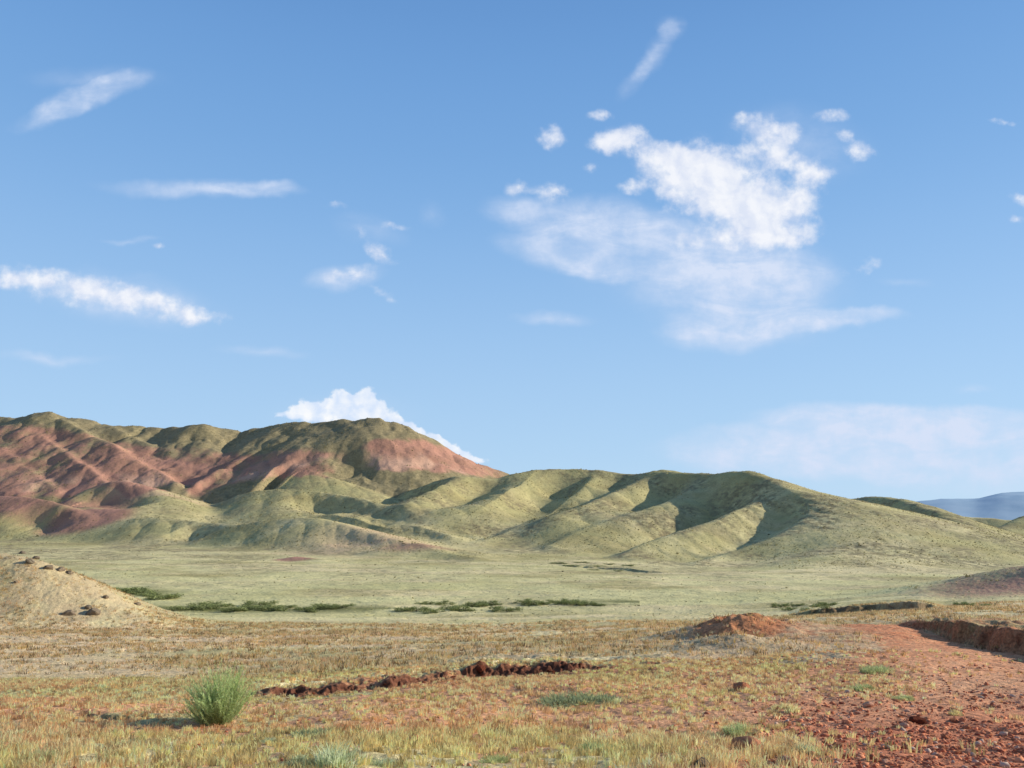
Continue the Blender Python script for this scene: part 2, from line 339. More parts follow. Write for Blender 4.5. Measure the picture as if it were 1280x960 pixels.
def terrain_mat():
    m, k, out = new_mat('soil_and_grass')
    pos = k.add('ShaderNodeNewGeometry').outputs['Position']
    a = {n: k.attr(n) for n in ('red', 'pale', 'cover', 'lush', 'wet', 'track', 'bank', 'near', 'brown', 'scar', 'hill', 'olive', 'grav')}
    nA = k.noise(pos, .35, 10, .62); nB = k.noise(pos, 2.3, 9, .65); nC = k.noise(pos, 14., 6, .6); nD = k.noise(pos, 60., 4, .6)
    nE = k.noise(pos, .05, 8, .6)
    g = k.mix(k.ss(k.math('ADD', k.math('MULTIPLY', nB, .5), k.math('MULTIPLY', a['pale'], .75)), .3, .85), (.52, .43, .185), (.93, .76, .40))
    g = k.mix(k.math('MULTIPLY', a['brown'], k.math('MULTIPLY_ADD', nB, .9, .3)), g, (.84, .56, .34))
    g = k.mix(k.math('MULTIPLY', a['lush'], .75), g, (.80, .73, .33))
    g = k.mix(k.math('MULTIPLY', a['cover'], k.ss(nA, .35, .62)), g, (.36, .285, .15))
    g = k.mix(k.math('MULTIPLY', a['wet'], .85), g, (.17, .18, .05))
    g = k.mix(k.math('MULTIPLY', a['olive'], .85), g, k.mix(k.ss(nA, .35, .68), (.27, .22, .12), (.48, .38, .20)))
    rd = k.mix(k.ss(nA, .35, .65), (.46, .15, .06), (.72, .31, .14))
    rd = k.mix(k.math('MULTIPLY', k.ss(nB, .5, .7), .5), rd, (.36, .115, .05))
    rh = k.mix(k.ss(nE, .35, .65), (.46, .24, .16), (.66, .33, .225)); rh = k.mix(k.math('MULTIPLY', a['scar'], .8), rh, (.86, .52, .35))
    rt = k.mix(k.ss(nB, .3, .7), (.76, .24, .10), (.97, .48, .24))
    rd = k.mix(k.math('MULTIPLY', a['track'], .8), rd, rt)
    rd = k.mix(k.math('MULTIPLY', a['near'], .55), rd, (.96, .54, .29))
    rd = k.mix(k.math('MULTIPLY', a['grav'], .8), rd, (.62, .19, .09))
    rd = k.mix(a['hill'], rd, rh)
    rm = k.ss(k.math('ADD', a['red'], k.math('MULTIPLY', k.math('SUBTRACT', nB, .5), .9)), .3, .75)
    c = k.mix(rm, g, rd)
    c = k.mix(k.math('MULTIPLY', a['bank'], .85), c, (.07, .016, .012))  # dark maroon soil, with the shade of the bank faces painted in
    # fine mottling of stones, straw and darker hollows
    sp = k.math('MULTIPLY_ADD', k.ss(nC, .3, .7), .72, .58)
    c = k.mix(1., c, k.mix(1., (1, 1, 1), sp, 'MULTIPLY'), 'MULTIPLY')
    dk = k.math('MULTIPLY', k.ss(nE, .4, .7), .22)
    c = k.mix(dk, c, k.mix(1., c, (.62, .6, .6), 'MULTIPLY'))
    vor = k.add('ShaderNodeTexVoronoi', feature='F1'); k.put(vor.inputs['Vector'], pos); vor.inputs['Scale'].default_value = .55
    spot = k.math('MULTIPLY', k.ss(vor.outputs['Distance'], .34, .16), k.ss(nA, .42, .6))
    spot = k.math('MULTIPLY', spot, k.math('SUBTRACT', 1., a['near']))
    c = k.mix(k.math('MULTIPLY', spot, .45), c, (.11, .105, .04))
    b = k.add('ShaderNodeBsdfPrincipled'); k.put(b.inputs['Base Color'], c); b.inputs['Roughness'].default_value = .95
    b.inputs['Specular IOR Level'].default_value = .15
    bp = k.add('ShaderNodeBump'); bp.inputs['Strength'].default_value = .9; bp.inputs['Distance'].default_value = .05
    k.put(bp.inputs['Height'], k.math('ADD', k.math('MULTIPLY', nC, .7), k.math('MULTIPLY', nD, .25)))
    bp2 = k.add('ShaderNodeBump'); bp2.inputs['Strength'].default_value = .3; bp2.inputs['Distance'].default_value = 1.1
    k.put(bp2.inputs['Height'], k.math('MULTIPLY', k.math('SUBTRACT', 1., a['near']), k.noise(pos, .22, 8, .6)))
    k.put(bp.inputs['Normal'], bp2.outputs[0]); k.put(b.inputs['Normal'], bp.outputs[0])
    k.l.new(b.outputs[0], out.inputs[0]); return m

def leaf_mat(name, tint=(1, 1, 1), trans=.3):
    m, k, out = new_mat(name)
    c = k.attr('tone', True)
    c = k.mix(1., c, tint, 'MULTIPLY')
    d = k.add('ShaderNodeBsdfDiffuse'); t = k.add('ShaderNodeBsdfTranslucent'); mx = k.add('ShaderNodeMixShader')
    k.put(d.inputs[0], c); k.put(t.inputs[0], c); mx.inputs[0].default_value = trans
    k.l.new(d.outputs[0], mx.inputs[1]); k.l.new(t.outputs[0], mx.inputs[2]); k.l.new(mx.outputs[0], out.inputs[0]); return m

def rock_mat(name, c1, c2, c3, sc=9.):
    m, k, out = new_mat(name)
    tc = k.add('ShaderNodeTexCoord').outputs['Object']; oi = k.add('ShaderNodeObjectInfo').outputs['Random']
    n = k.noise(tc, sc, 7, .65); n2 = k.noise(tc, sc*4, 5, .6)
    c = k.mix(k.ss(n, .35, .65), c1, c2); c = k.mix(k.math('MULTIPLY', oi, .8), c, c3)
    c = k.mix(k.math('MULTIPLY', k.ss(n2, .5, .7), .35), c, c1)
    b = k.add('ShaderNodeBsdfPrincipled'); k.put(b.inputs['Base Color'], c); b.inputs['Roughness'].default_value = .9; b.inputs['Specular IOR Level'].default_value = 0.
    bp = k.add('ShaderNodeBump'); bp.inputs['Strength'].default_value = .7; bp.inputs['Distance'].default_value = .02
    k.put(bp.inputs['Height'], n2); k.put(b.inputs['Normal'], bp.outputs[0]); k.l.new(b.outputs[0], out.inputs[0]); return m

M_TER = terrain_mat()
M_LEAF = leaf_mat('grass_blades', (1, 1, 1), .42); M_BUSH = leaf_mat('feathery_leaves', (1, 1, 1), .35); M_SHRUB = leaf_mat('shrub_leaves', (1, 1, 1), .15)
M_GRAV = leaf_mat('loose_gravel', (1, 1, 1), 0.)
M_ROCK = rock_mat('red_stone', (.30, .09, .05), (.60, .21, .10), (.75, .36, .20), 14)
M_CLOD = rock_mat('red_clod', (.09, .028, .018), (.30, .095, .05), (.17, .05, .03), 18)
M_BOUL = rock_mat('weathered_rock', (.13, .10, .07), (.34, .27, .18), (.22, .16, .11), 1.5)
M_SCREE = rock_mat('pale_stone', (.72, .36, .23), (.85, .5, .34), (.75, .4, .26), 14)

# ------------------------------------------------------------------ mesh helpers
def mesh_from(name, V, Fc, nper, mat, tone=None, smooth=False):
    me = bpy.data.meshes.new(name); V = np.asarray(V, np.float32); Fc = np.asarray(Fc, np.int32)
    nf = len(Fc)
    me.vertices.add(len(V)); me.vertices.foreach_set('co', V.ravel())
    me.loops.add(nf*nper); me.loops.foreach_set('vertex_index', Fc.ravel())
    me.polygons.add(nf); me.polygons.foreach_set('loop_start', np.arange(nf, dtype=np.int32)*nper)
    if smooth: me.polygons.foreach_set('use_smooth', np.ones(nf, bool))
    if tone is not None:
        at = me.color_attributes.new('tone', 'FLOAT_COLOR', 'POINT')
        at.data.foreach_set('color', np.concatenate([tone, np.ones((len(V), 1))], 1).astype(np.float32).ravel())
    me.materials.append(mat); me.update(calc_edges=True); me.validate()
    return me
def link(name, me, parent=None, loc=None, rot=None, sc=None):
    o = bpy.data.objects.new(name, me); C.objects.link(o)
    if parent: o.parent = parent
    if loc: o.location = loc
    if rot: o.rotation_euler = rot
    if sc: o.scale = sc
    return o
def tag(o, label=None, cat=None, group=None, kind=None):
    if label: o['label'] = label
    if cat: o['category'] = cat
    if group: o['group'] = group
    if kind: o['kind'] = kind
    return o

# ------------------------------------------------------------------ the ground and hills
def build_ground():
    fine = np.linspace(-43, 43, 1350)
    side = 43*np.power(180/43., np.linspace(0, 1, 46)[1:])
    th = np.concatenate([-side[::-1], fine, side])*PI/180
    r = np.concatenate([np.exp(np.linspace(math.log(1.2), math.log(4.), 60))[:-1],
                        np.exp(np.linspace(math.log(4.), math.log(140), 1000))[:-1],
                        np.exp(np.linspace(math.log(140), math.log(900), 640)),
                        np.exp(np.linspace(math.log(900), math.log(9000), 26))[1:]])
    T, R = np.meshgrid(th, r); x = R*np.sin(T); y = R*np.cos(T)
    z, A, gid, td = terrain(x, y, True)
    flat = np.clip((R-850)/400, 0, 1)
    z = z*(1-flat)+flat*(-12)
    nr, nt = x.shape
    P = np.stack([x, y, z], -1)
    # analytic-like normals from the grid so neighbouring pieces shade without a seam
    du = np.gradient(P, axis=1); dv = np.gradient(P, axis=0); N = np.cross(du, dv); N /= np.linalg.norm(N, axis=-1, keepdims=True)+1e-12
    N[N[..., 2] < 0] *= -1
    idx = np.arange(nr*nt).reshape(nr, nt)
    q = np.stack([idx[:-1, :-1], idx[:-1, 1:], idx[1:, 1:], idx[1:, :-1]], -1).reshape(-1, 4)
    qi = q[:, 0]
    g = gid.ravel()[qi]; yy = y.ravel()[qi]; rr = R.ravel()[qi]
    tr = (A['track'].ravel()[qi] > .5) & (yy < 36)
    piece = np.zeros(len(q), int)                     # 0 ground
    piece[rr > 100] = 1                                # valley
    piece[(g == 1)] = 2; piece[g == 2] = 3; piece[g == 3] = 4; piece[g == 4] = 5; piece[(g == 5) & (yy < 140)] = 6; piece[(g == 6) & (yy < 200)] = 7
    piece[tr] = 8
    near = np.clip(1-(y-9)/14, 0, 1)
    A['near'] = near
    names = ['ground', 'valley_floor', 'red_ridge', 'foothills', 'green_hills', 'back_hills', 'rocky_knoll', 'brown_rise', 'dirt_track']
    Pf = P.reshape(-1, 3); Nf = N.reshape(-1, 3)
    for k, nm in enumerate(names):
        f = q[piece == k]
        if not len(f): continue
        used, inv = np.unique(f, return_inverse=True)
        me = bpy.data.meshes.new(nm); f2 = inv.reshape(-1, 4)
        me = mesh_from(nm, Pf[used], f2, 4, M_TER, None, True)
        for an, arr in A.items():
            at = me.attributes.new(an, 'FLOAT', 'POINT'); at.data.foreach_set('value', arr.ravel()[used].astype(np.float32))
        me.normals_split_custom_set_from_vertices(Nf[used].astype(np.float32))
        o = link(nm, me); tag(o, kind='structure')
build_ground()

def mountains():
    m, k, out = new_mat('haze_tinted_rock')
    pos = k.add('ShaderNodeNewGeometry').outputs['Position']
    c = k.mix(k.ss(k.noise(pos, .004, 6, .6), .35, .65), (.42, .56, .68), (.48, .61, .72))  # aerial haze painted in as a pale blue base colour
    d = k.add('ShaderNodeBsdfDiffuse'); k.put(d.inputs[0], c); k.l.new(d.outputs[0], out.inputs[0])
    th = np.linspace(-75, 75, 500)*PI/180; t = np.linspace(0, 1, 30)
    T, S = np.meshgrid(th, t); Yr = 6500+S*1600; px = HX+F*np.tan(np.clip(T, -1.25, 1.25))
    top = np.interp(px, [-2000, 600, 1000, 1140, 1180, 1220, 1250, 1285, 1330, 1420, 2200], [652, 652, 640, 628, 624, 623, 616, 614, 618, 626, 640])
    R = Yr/np.cos(T)*1.0; x = Yr*np.tan(T); y = Yr
    hgt = (HY-top)/F*8000
    z = -40+(hgt+40)*np.sin(np.clip(S, 0, 1)*PI/2)+60*(fbm(x/700, y/700, 5, 3)-.5)*S+14*(fbm(x/160, y/160, 4, 8)-.5)
    P = np.stack([x, y, z], -1).reshape(-1, 3); nr, nt = x.shape; idx = np.arange(nr*nt).reshape(nr, nt)
    q = np.stack([idx[:-1, :-1], idx[:-1, 1:], idx[1:, 1:], idx[1:, :-1]], -1).reshape(-1, 4)
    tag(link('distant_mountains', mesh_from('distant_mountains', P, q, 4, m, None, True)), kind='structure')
mountains()

# ------------------------------------------------------------------ growth
def tufts(name, x, y, z, hgt, spread, nb, width, tone, var, rng, droop=.35, segs=1, upr=.6, TB_=1.25):
    """many small clumps of blades as ONE mesh; per clump: base point, height, spread, colour"""
    n = len(x); N = n*nb
    rep = lambda v: np.repeat(v, nb, 0)
    a = rng.uniform(0, 2*PI, N); rad = np.sqrt(rng.uniform(0, 1, N))*rep(spread)
    bx = rep(x)+np.cos(a)*rad*.6; by = rep(y)+np.sin(a)*rad*.6; bz = rep(z)
    h = rep(hgt)*rng.uniform(.45, 1.1, N)
    lean = rep(spread)*rng.uniform(.2, 1.1, N)*upr; a2 = a+rng.normal(0, .7, N)
    tx = bx+np.cos(a2)*lean; ty = by+np.sin(a2)*lean; tz = bz+h
    w = rep(width)*rng.uniform(.6, 1.3, N); fa = rng.uniform(0, PI, N)
    wx = np.cos(fa)*w; wy = np.sin(fa)*w*.4
    V = np.empty((N, 5 if segs == 2 else 3, 3))
    V[:, 0] = np.stack([bx-wx, by-wy, bz-.02*h-.01], 1); V[:, 1] = np.stack([bx+wx, by+wy, bz-.02*h-.01], 1)
    if segs == 2:
        mx = bx+(tx-bx)*.35; my = by+(ty-by)*.35; mz = bz+h*.6
        V[:, 2] = np.stack([mx+wx*.8, my+wy*.8, mz], 1); V[:, 3] = np.stack([mx-wx*.8, my-wy*.8, mz], 1)
        V[:, 4] = np.stack([tx, ty, tz-h*droop*rng.uniform(0, 1, N)], 1)
        o = np.arange(N)[:, None]*5
        Fc = np.concatenate([o+[0, 1, 2], o+[0, 2, 3], o+[3, 2, 4]])
        per = 5
    else:
        V[:, 2] = np.stack([tx, ty, tz], 1); Fc = np.arange(N*3).reshape(-1, 3); per = 3
    t = rep(tone)*(1+var*rng.normal(0, 1, (N, 1))); t = np.clip(t*TB_, .01, .95)
    t = np.repeat(t, per, 0)
    return V.reshape(-1, 3), Fc, t

def scatter(n, y0, y1, rng, umax=.72, pw=1.):
    """points over the ground in front of the camera, even per square metre (pw=1)"""
    Y = (y0**(1+pw)+(y1**(1+pw)-y0**(1+pw))*rng.uniform(0, 1, n))**(1/(1+pw))
    return rng.uniform(-umax, umax, n)*Y, Y

STRAW = np.array([.82, .62, .33]); OLIVE = np.array([.50, .40, .15]); PALE = np.array([.42, .43, .24]); RUST = np.array([.84, .47, .25])
# ---- near grass
rng = np.random.default_rng(3)
x, y = scatter(30000, 3.3, 17, rng)
z, A, gid, td = terrain(x, y, True)
n1 = fbm(x/1.2, y/1.2, 4, 201); n2 = fbm(x/2.7+5, y/2.7, 3, 202)
px = HX+F*x/y; py = HY-F*z/y
pyn = py+70*(n2-.5)+30*(n1-.5)
zone = np.interp(pyn, [820, 850, 880, 900, 935, 970], [.8, .6, .40, .36, .72, .95])*np.where(px > 1000, .6, 1)*np.interp(px, [850, 960, 1060, 1280], [1, .85, .16, .05])
gr = np.where(px > 1040, np.maximum(zone, .9*np.exp(-(((px-1085)/60)**2+((py-858)/14)**2))), zone)
keep = (rng.uniform(0, 1, len(x)) < gr*sst(.25, .62, n1*.6+n2*.4+.12)*1.2) & (A['bank'] < .4)
x, y, z, n1, n2, py, px, pyn = (v[keep] for v in (x, y, z, n1, n2, py, px, pyn))
gsel = sst(.45, .62, fbm(x/1.6+3, y/1.6, 4, 203)+.12*(py > 915)-.05)[:, None]
tone = STRAW*(1-gsel)+gsel*np.array([.72, .62, .29]); rs = (sst(.5, .7, n2)*.45*(py < 915))[:, None]
tone = tone*(1-rs)+rs*RUST
tone = tone*rng.uniform(.5, 1.4, (len(x), 1))*np.array([1.05, .96, .92])
hh = (.035+.075*n1*np.interp(pyn, [830, 885, 930, 970], [.8, .65, 1.15, 1.5]))*rng.uniform(.6, 1.3, len(x))
V, Fc, t = tufts('dry_grass', x, y, z, hh, hh*.8, 16, .0028+.0003*y, tone, .12, rng, segs=2)
tag(link('dry_grass', mesh_from('dry_grass', V, Fc, 3, M_LEAF, t)), 'short dry straw coloured grass over the orange soil of the foreground', 'grass', kind='stuff')
# ---- field
x, y = scatter(60000, 15, 85, rng, .74, .3)
z, A, gid, td = terrain(x, y, True)
n1 = fbm(x/3., y/2., 4, 211); keep = (rng.uniform(0, 1, len(x)) < sst(.25, .6, n1)*(1-.92*A['track'])*np.where(HX+F*x/y > 1000, np.interp(y, [15, 28, 45], [.25, .5, 1]), 1)) & (A['bank'] < rng.uniform(.2, 1.3, len(x)))
x, y, z, n1 = x[keep], y[keep], z[keep], n1[keep]
tone = np.where(rng.uniform(0, 1, (len(x), 1)) < .62, STRAW*.95, OLIVE)*np.array([1.14, .96, 1.0])*rng.uniform(.7, 1.2, (len(x), 1))
tone = np.where(rng.uniform(0, 1, (len(x), 1)) < .26, np.array([.19, .13, .07]), tone)
hh = (.06+.10*n1)*rng.uniform(.5, 1.4, len(x))*np.interp(y, [15, 85], [.8, 1.8])
V, Fc, t = tufts('field_grass', x, y, z, hh, hh*1.1, 9, hh*.11, tone, .12, rng)
tag(link('field_grass', mesh_from('field_grass', V, Fc, 3, M_LEAF, t)), 'tufted tan and olive grass covering the field beyond the red bank', 'grass', kind='stuff')
# ---- low sage on the valley and hills
x, y = scatter(190000, 85, 620, rng, .72, .55)
z, A, gid, td = terrain(x, y, True)
n1 = fbm(x/16., y/16., 4, 221); dens = np.where(gid == 0, .30, .95)*(.15+1.1*sst(.38, .62, n1))*(1-.75*A['red'])
keep = rng.uniform(0, 1, len(x)) < dens
x, y, z, g = x[keep], y[keep], z[keep], gid[keep]
sz = rng.gamma(3.0, .05, len(x))*np.where(g == 0, .8, 1.15)*np.interp(y, [85, 300, 600], [.6, 1., 1.35])
tone = np.array([.33, .28, .14])*rng.uniform(.55, 1.7, (len(x), 1))
V, Fc, t = tufts('sagebrush', x, y, z-.04, sz, sz*.9, 9, sz*.42, tone, .2, rng, upr=.35)
tag(link('sagebrush', mesh_from('sagebrush', V, Fc, 3, M_SHRUB, t)), 'low olive sagebrush dotted over the valley and the hillsides', 'scrub', kind='stuff')

# ------------------------------------------------------------------ the green bush
def make_bush(loc):
    rng = np.random.default_rng(5)
    root = bpy.data.objects.new('bush', None); C.objects.link(root); root.location = loc
    tag(root, 'bright green feathery bush standing alone left of the dark red bank', 'bush')
    SV, SF, LV, LF, LT = [], [], [], [], []
    for i in range(300):
        a = rng.uniform(0, 2*PI); el = rng.beta(1.6, 1.3); out = el*.34; H = (.58-.25*el**1.8)*rng.uniform(.66, 1.08)*(1+.13*math.cos(a-.7)+.06*math.sin(3*a))
        br = rng.uniform(0, .09); p0 = np.array([br*math.cos(a), br*math.sin(a), -.02]); K = 9; pts = []
        wob = rng.normal(0, .085, 2)
        for k in range(K+1):
            s = k/K; o_ = br+out*(s**.75)
            pts.append([o_*math.cos(a)+wob[0]*s*s, o_*math.sin(a)+wob[1]*s*s, H*(s**1.05)-.02])
        pts = np.array(pts)
        for k in range(K):                           # three-sided stem
            w = .0016*(1-k/K)+.0008; w2 = .0016*(1-(k+1)/K)+.0008; b0 = len(SV)
            for (p, ww) in ((pts[k], w), (pts[k+1], w2)):
                for j in range(3): SV.append([p[0]+ww*math.cos(j*2.094), p[1]+ww*math.sin(j*2.094), p[2]])
            for j in range(3): SF.append([b0+j, b0+(j+1) % 3, b0+3+(j+1) % 3, b0+3+j])
        shade = rng.uniform(.75, 1.25)
        for s in np.linspace(.15, 1, 60):
            f = s*K; k = min(int(f), K-1); p = pts[k]+(pts[k+1]-pts[k])*(f-k); d = pts[k+1]-pts[k]; d /= np.linalg.norm(d)
            for _ in range(2):
                v = d*rng.uniform(.5, 1.2)+rng.normal(0, .42, 3); v /= np.linalg.norm(v); L = rng.uniform(.02, .055)*(1.15-.5*s)
                w = np.cross(v, rng.normal(0, 1, 3)); w /= np.linalg.norm(w)+1e-9; w *= .0021
                b0 = len(LV); LV += [p-w, p+w, p+v*L]; LF.append([b0, b0+1, b0+2])
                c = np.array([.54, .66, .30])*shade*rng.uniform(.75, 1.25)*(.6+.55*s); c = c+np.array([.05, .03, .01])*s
                LT += [c, c, c]
    link('stems', mesh_from('stems', SV, SF, 4, M_BUSH, np.tile([.30, .33, .13], (len(SV), 1))), root)
    link('foliage', mesh_from('foliage', LV, LF, 3, M_BUSH, np.array(LT)), root)
bl = place(273, 905); make_bush((bl[0], bl[1], bl[2]))

# ------------------------------------------------------------------ grass tussocks one can pick out
def tussock_mesh(seed, nb, tone, H=.2, S=.16, w=.0045):
    rng = np.random.default_rng(seed); k = 14
    a = rng.uniform(0, 2*PI, k); r = np.sqrt(rng.uniform(0, 1, k))*S
    V, Fc, t = tufts('t', r*np.cos(a), r*np.sin(a)*.7, np.zeros(k)-.01, H*(1-.5*(r/S)**2)*rng.uniform(.7, 1.1, k), np.full(k, S*.55), nb//k, np.full(k, w),
                     np.tile(tone, (k, 1))*rng.uniform(.8, 1.2, (k, 1)), .16, rng, segs=2, upr=.8)
    return mesh_from('grass_tussock', V, Fc, 3, M_LEAF, t)
BLUE = np.array([.56, .60, .37]); DEEP = np.array([.36, .39, .21]); YEL = np.array([.72, .62, .31]); LEAFY = np.array([.48, .52, .25])
TM = {'blue': tussock_mesh(1, 560, BLUE), 'blue2': tussock_mesh(2, 560, BLUE*.9), 'deep': tussock_mesh(3, 700, DEEP, .16, .2, .005), 'yel': tussock_mesh(4, 480, YEL), 'leafy': tussock_mesh(5, 600, LEAFY)}
TU = [ # px, py(foot), width in photo px, kind, label
 (418,958,130,'blue','broad pale blue-green grass tussock at the bottom edge, widest of the tussocks'),
 (372,956,60,'blue2','pale blue-green tussock touching the left side of the widest tussock'),
 (478,956,60,'blue','pale yellowish tussock touching the right side of the widest tussock'),
 (395,920,70,'deep','low dark olive tussock just above the widest pale tussock'),
 (335,928,40,'blue2','small grey-green tussock to the lower right of the feathery bush'),
 (718,878,105,'deep','dark green cushion of grass below the middle of the dark red bank'),
 (752,876,70,'deep','green cushion of grass joined to the right side of the dark cushion below the bank'),
 (660,920,66,'yel','upright pale straw tussock in the middle of the foreground grass'),
 (560,945,58,'yel','straw tussock between the widest pale tussock and the upright straw one'),
 (620,952,60,'leafy','leafy green tussock low in the centre of the foreground'),
 (745,940,70,'leafy','leafy green tussock right of centre at the bottom of the photo'),
 (800,925,60,'yel','straw tussock left of the sprawling green plant on the gravel edge'),
 (925,915,80,'leafy','sprawling green plant where the grass meets the red gravel'),
 (985,888,62,'yel','yellow straw tussock on the gravel just right of the lone red rock'),
 (1010,942,66,'blue2','grey-green plant growing among the red stones'),
 (1078,862,60,'leafy','small flat green plant on the red track edge, nearer of two'),
 (1130,874,44,'leafy','tiny green plant at the right end of the green strip beside the track'),
 (1095,840,70,'leafy','low green patch on the red ground, farther of two'),
 (1195,893,32,'yel','small straw tuft alone on the bare red track'),
 (125,860,26,'blue','pale grey-green tuft standing in the field left of the feathery bush'),
 (60,950,70,'leafy','green tussock in the bottom left corner of the foreground'),
 (155,948,66,'yel','straw tussock in the bottom left part of the foreground'),
 (880,948,64,'yel','straw tussock at the bottom beside the red gravel'),
]
for px_, py_, wd, kd, lb in TU:
    p = place(px_, min(py_, 957)); s = wd/F*p[1]/.55
    o = link('grass_tussock', TM[kd], None, (p[0], p[1], p[2]), (0, 0, random.uniform(0, 6.28)), (s, s, s*random.uniform(.85, 1.05)*(.62 if 'flat' in lb or 'low' in lb or 'cushion' in lb or 'strip' in lb or 'sprawl' in lb else .9)))
    tag(o, lb, 'grass tussock', 'grass tussocks of the foreground')

# ------------------------------------------------------------------ rocks
def rock_mesh(name, seed, mat, sub=3, rough=.35, flat=.7):
    import bmesh
    bm = bmesh.new(); bmesh.ops.create_icosphere(bm, subdivisions=sub, radius=1)
    rg = np.random.default_rng(seed)
    planes = [(v/np.linalg.norm(v), rg.uniform(.55, .9)) for v in rg.normal(0, 1, (9, 3))]
    for v in bm.verts:
        p = np.array(v.co)
        for n, d in planes:
            e = p.dot(n)-d
            if e > 0: p = p-n*e*.9
        q = float(fbm(np.array([p[0]*2.3+seed+p[2]]), np.array([p[1]*2.3-p[2]*1.7]), 4, seed)[0])
        p = p*(1+rough*(q-.5)); p[2] *= flat; v.co = p
    me = bpy.data.meshes.new(name); bm.to_mesh(me); bm.free(); me.materials.append(mat)
    return me
RK = [rock_mesh('stone', s, M_ROCK, 2, .4, .62) for s in range(6)]+[rock_mesh('stone', 20+s, M_SCREE, 2, .4, .6) for s in range(2)]
CL = [rock_mesh('clod', 40+s, M_CLOD, 2, .6, .75) for s in range(4)]
BL = [rock_mesh('boulder', 60+s, M_BOUL, 3, .4, .8) for s in range(4)]
big = [
 (928,864,13,RK[1],'lone red rock casting a shadow on the grassy slope left of the track','rock'),
 (935,936,19,RK[2],'broad orange-red rock half sunk in straw grass at the edge of the gravel','rock'),
 (1147,905,10,CL[0],'dark red flat rock in the gravel, right of the pale stone','rock'),
 (1130,909,7,RK[6],'pale pink stone lying on the gravel left of the dark flat rock','stone'),
 (1048,935,8,RK[0],'small upright red stone beside the grey-green plant on the gravel','stone'),
 (1212,941,7,RK[7],'pale stone near the bottom right of the gravel','stone'),
 (985,954,10,RK[7],'pinkish flat stone at the bottom edge left of the gravel','stone'),
 (877,957,10,BL[1],'grey stone at the bottom edge under the straw grass','stone'),
 (1085,883,7,RK[6],'pinkish stone at the upper edge of the gravel','stone'),
 (600,838,7,CL[1],'large dark clod at the highest point of the left half of the red bank','clod'),
]
for px_, py_, rp, me, lb, ct in big:
    p = place(px_, py_); s = rp/F*p[1]
    o = link('rock' if ct == 'rock' else 'stone' if ct == 'stone' else 'clod', me, None, (p[0], p[1], p[2]+s*.28), (0, 0, random.uniform(0, 6)), (s, s, s*1.1))
    tag(o, lb, ct)
def stones(n, region, meshes, name, label, cat, group, smin, smax, sink=.1, cond=None):
    rg = random.Random(len(label)*7+n); k = 0; X = []; 
    while len(X) < n:
        px_ = rg.uniform(region[0], region[2]); py_ = rg.uniform(region[1], region[3])
        if cond and rg.random() > cond(px_, py_): continue
        X.append((px_, py_))
    for px_, py_ in X:
        p = place(px_, py_); s = smin*(smax/smin)**(rg.random()**2.2)
        o = link(name, rg.choice(meshes), None, (p[0], p[1], p[2]+s*sink), (rg.uniform(-.4, .4), rg.uniform(-.4, .4), rg.uniform(0, 6.28)), (s*rg.uniform(.8, 1.3), s*rg.uniform(.8, 1.2), s*rg.uniform(.7, 1.1)))
        tag(o, label, cat, group)
dens = lambda a, b: np.interp(a, [930, 1020, 1280], [.15, 1, .8])*np.interp(b, [850, 890, 930], [.2, .8, 1])
stones(210, (940, 850, 1280, 958), RK, 'stone', 'small angular red stone among the gravel right of the grass', 'stone', 'loose stones on the red gravel', .016, .055, .1, dens)
stones(16, (1100, 820, 1280, 870), RK[:6], 'stone', 'little red pebble on the smooth bare part of the track', 'stone', 'pebbles on the smooth track', .012, .03)
stones(26, (850, 840, 1000, 950), RK, 'stone', 'red stone lying in thin grass at the left edge of the gravel', 'stone', 'stones at the grass edge', .015, .045)
def gravel():
    rng = np.random.default_rng(8); n = 90000
    x, y = scatter(n, 3.6, 16, rng, .74, .6); px = HX+F*x/y; z0, A, g_, td = terrain(x, y, True); py = HY-F*z0/y
    d = np.interp(px, [780, 930, 1000, 1300], [.03, .12, .8, 1.])*np.interp(py, [815, 850, 885, 930], [.03, .12, .5, 1])*sst(.3, .6, fbm(x/.6, y/.6, 3, 301)+.1)
    keep = rng.uniform(0, 1, n) < d; x, y, z0 = x[keep], y[keep], z0[keep]; n = len(x)
    t = (1+5**.5)/2; iv = np.array([(-1,t,0),(1,t,0),(-1,-t,0),(1,-t,0),(0,-1,t),(0,1,t),(0,-1,-t),(0,1,-t),(t,0,-1),(t,0,1),(-t,0,-1),(-t,0,1)])/1.9
    fc = np.array([(0,11,5),(0,5,1),(0,1,7),(0,7,10),(0,10,11),(1,5,9),(5,11,4),(11,10,2),(10,7,6),(7,1,8),(3,9,4),(3,4,2),(3,2,6),(3,6,8),(3,8,9),(4,9,5),(2,4,11),(6,2,10),(8,6,7),(9,8,1)])
    s = np.minimum(.006+rng.gamma(1.5, .006, n), .045)
    V = iv[None]*rng.uniform(.55, 1.15, (n, 12, 1))*rng.uniform(.6, 1.25, (n, 1, 3))*s[:, None, None]
    a = rng.uniform(0, 6.28, n); c_, s_ = np.cos(a)[:, None], np.sin(a)[:, None]
    V = np.stack([V[..., 0]*c_-V[..., 1]*s_, V[..., 0]*s_+V[..., 1]*c_, V[..., 2]*.8], -1)+np.stack([x, y, z0+s*.15], -1)[:, None]
    Fc = fc[None]+(np.arange(n)*12)[:, None, None]
    w = rng.uniform(0, 1, (n, 1)); tone = np.array([.30, .08, .05])*(1-w)+np.array([.90, .38, .20])*w
    tone = np.where(rng.uniform(0, 1, (n, 1)) < .08, np.array([.6, .42, .32]), tone)
    tag(link('gravel', mesh_from('gravel', V.reshape(-1, 3), Fc.reshape(-1, 3), 3, M_GRAV, np.repeat(tone, 12, 0))), 'loose red gravel spread over the right foreground beside the grass', 'gravel', kind='stuff')
gravel()
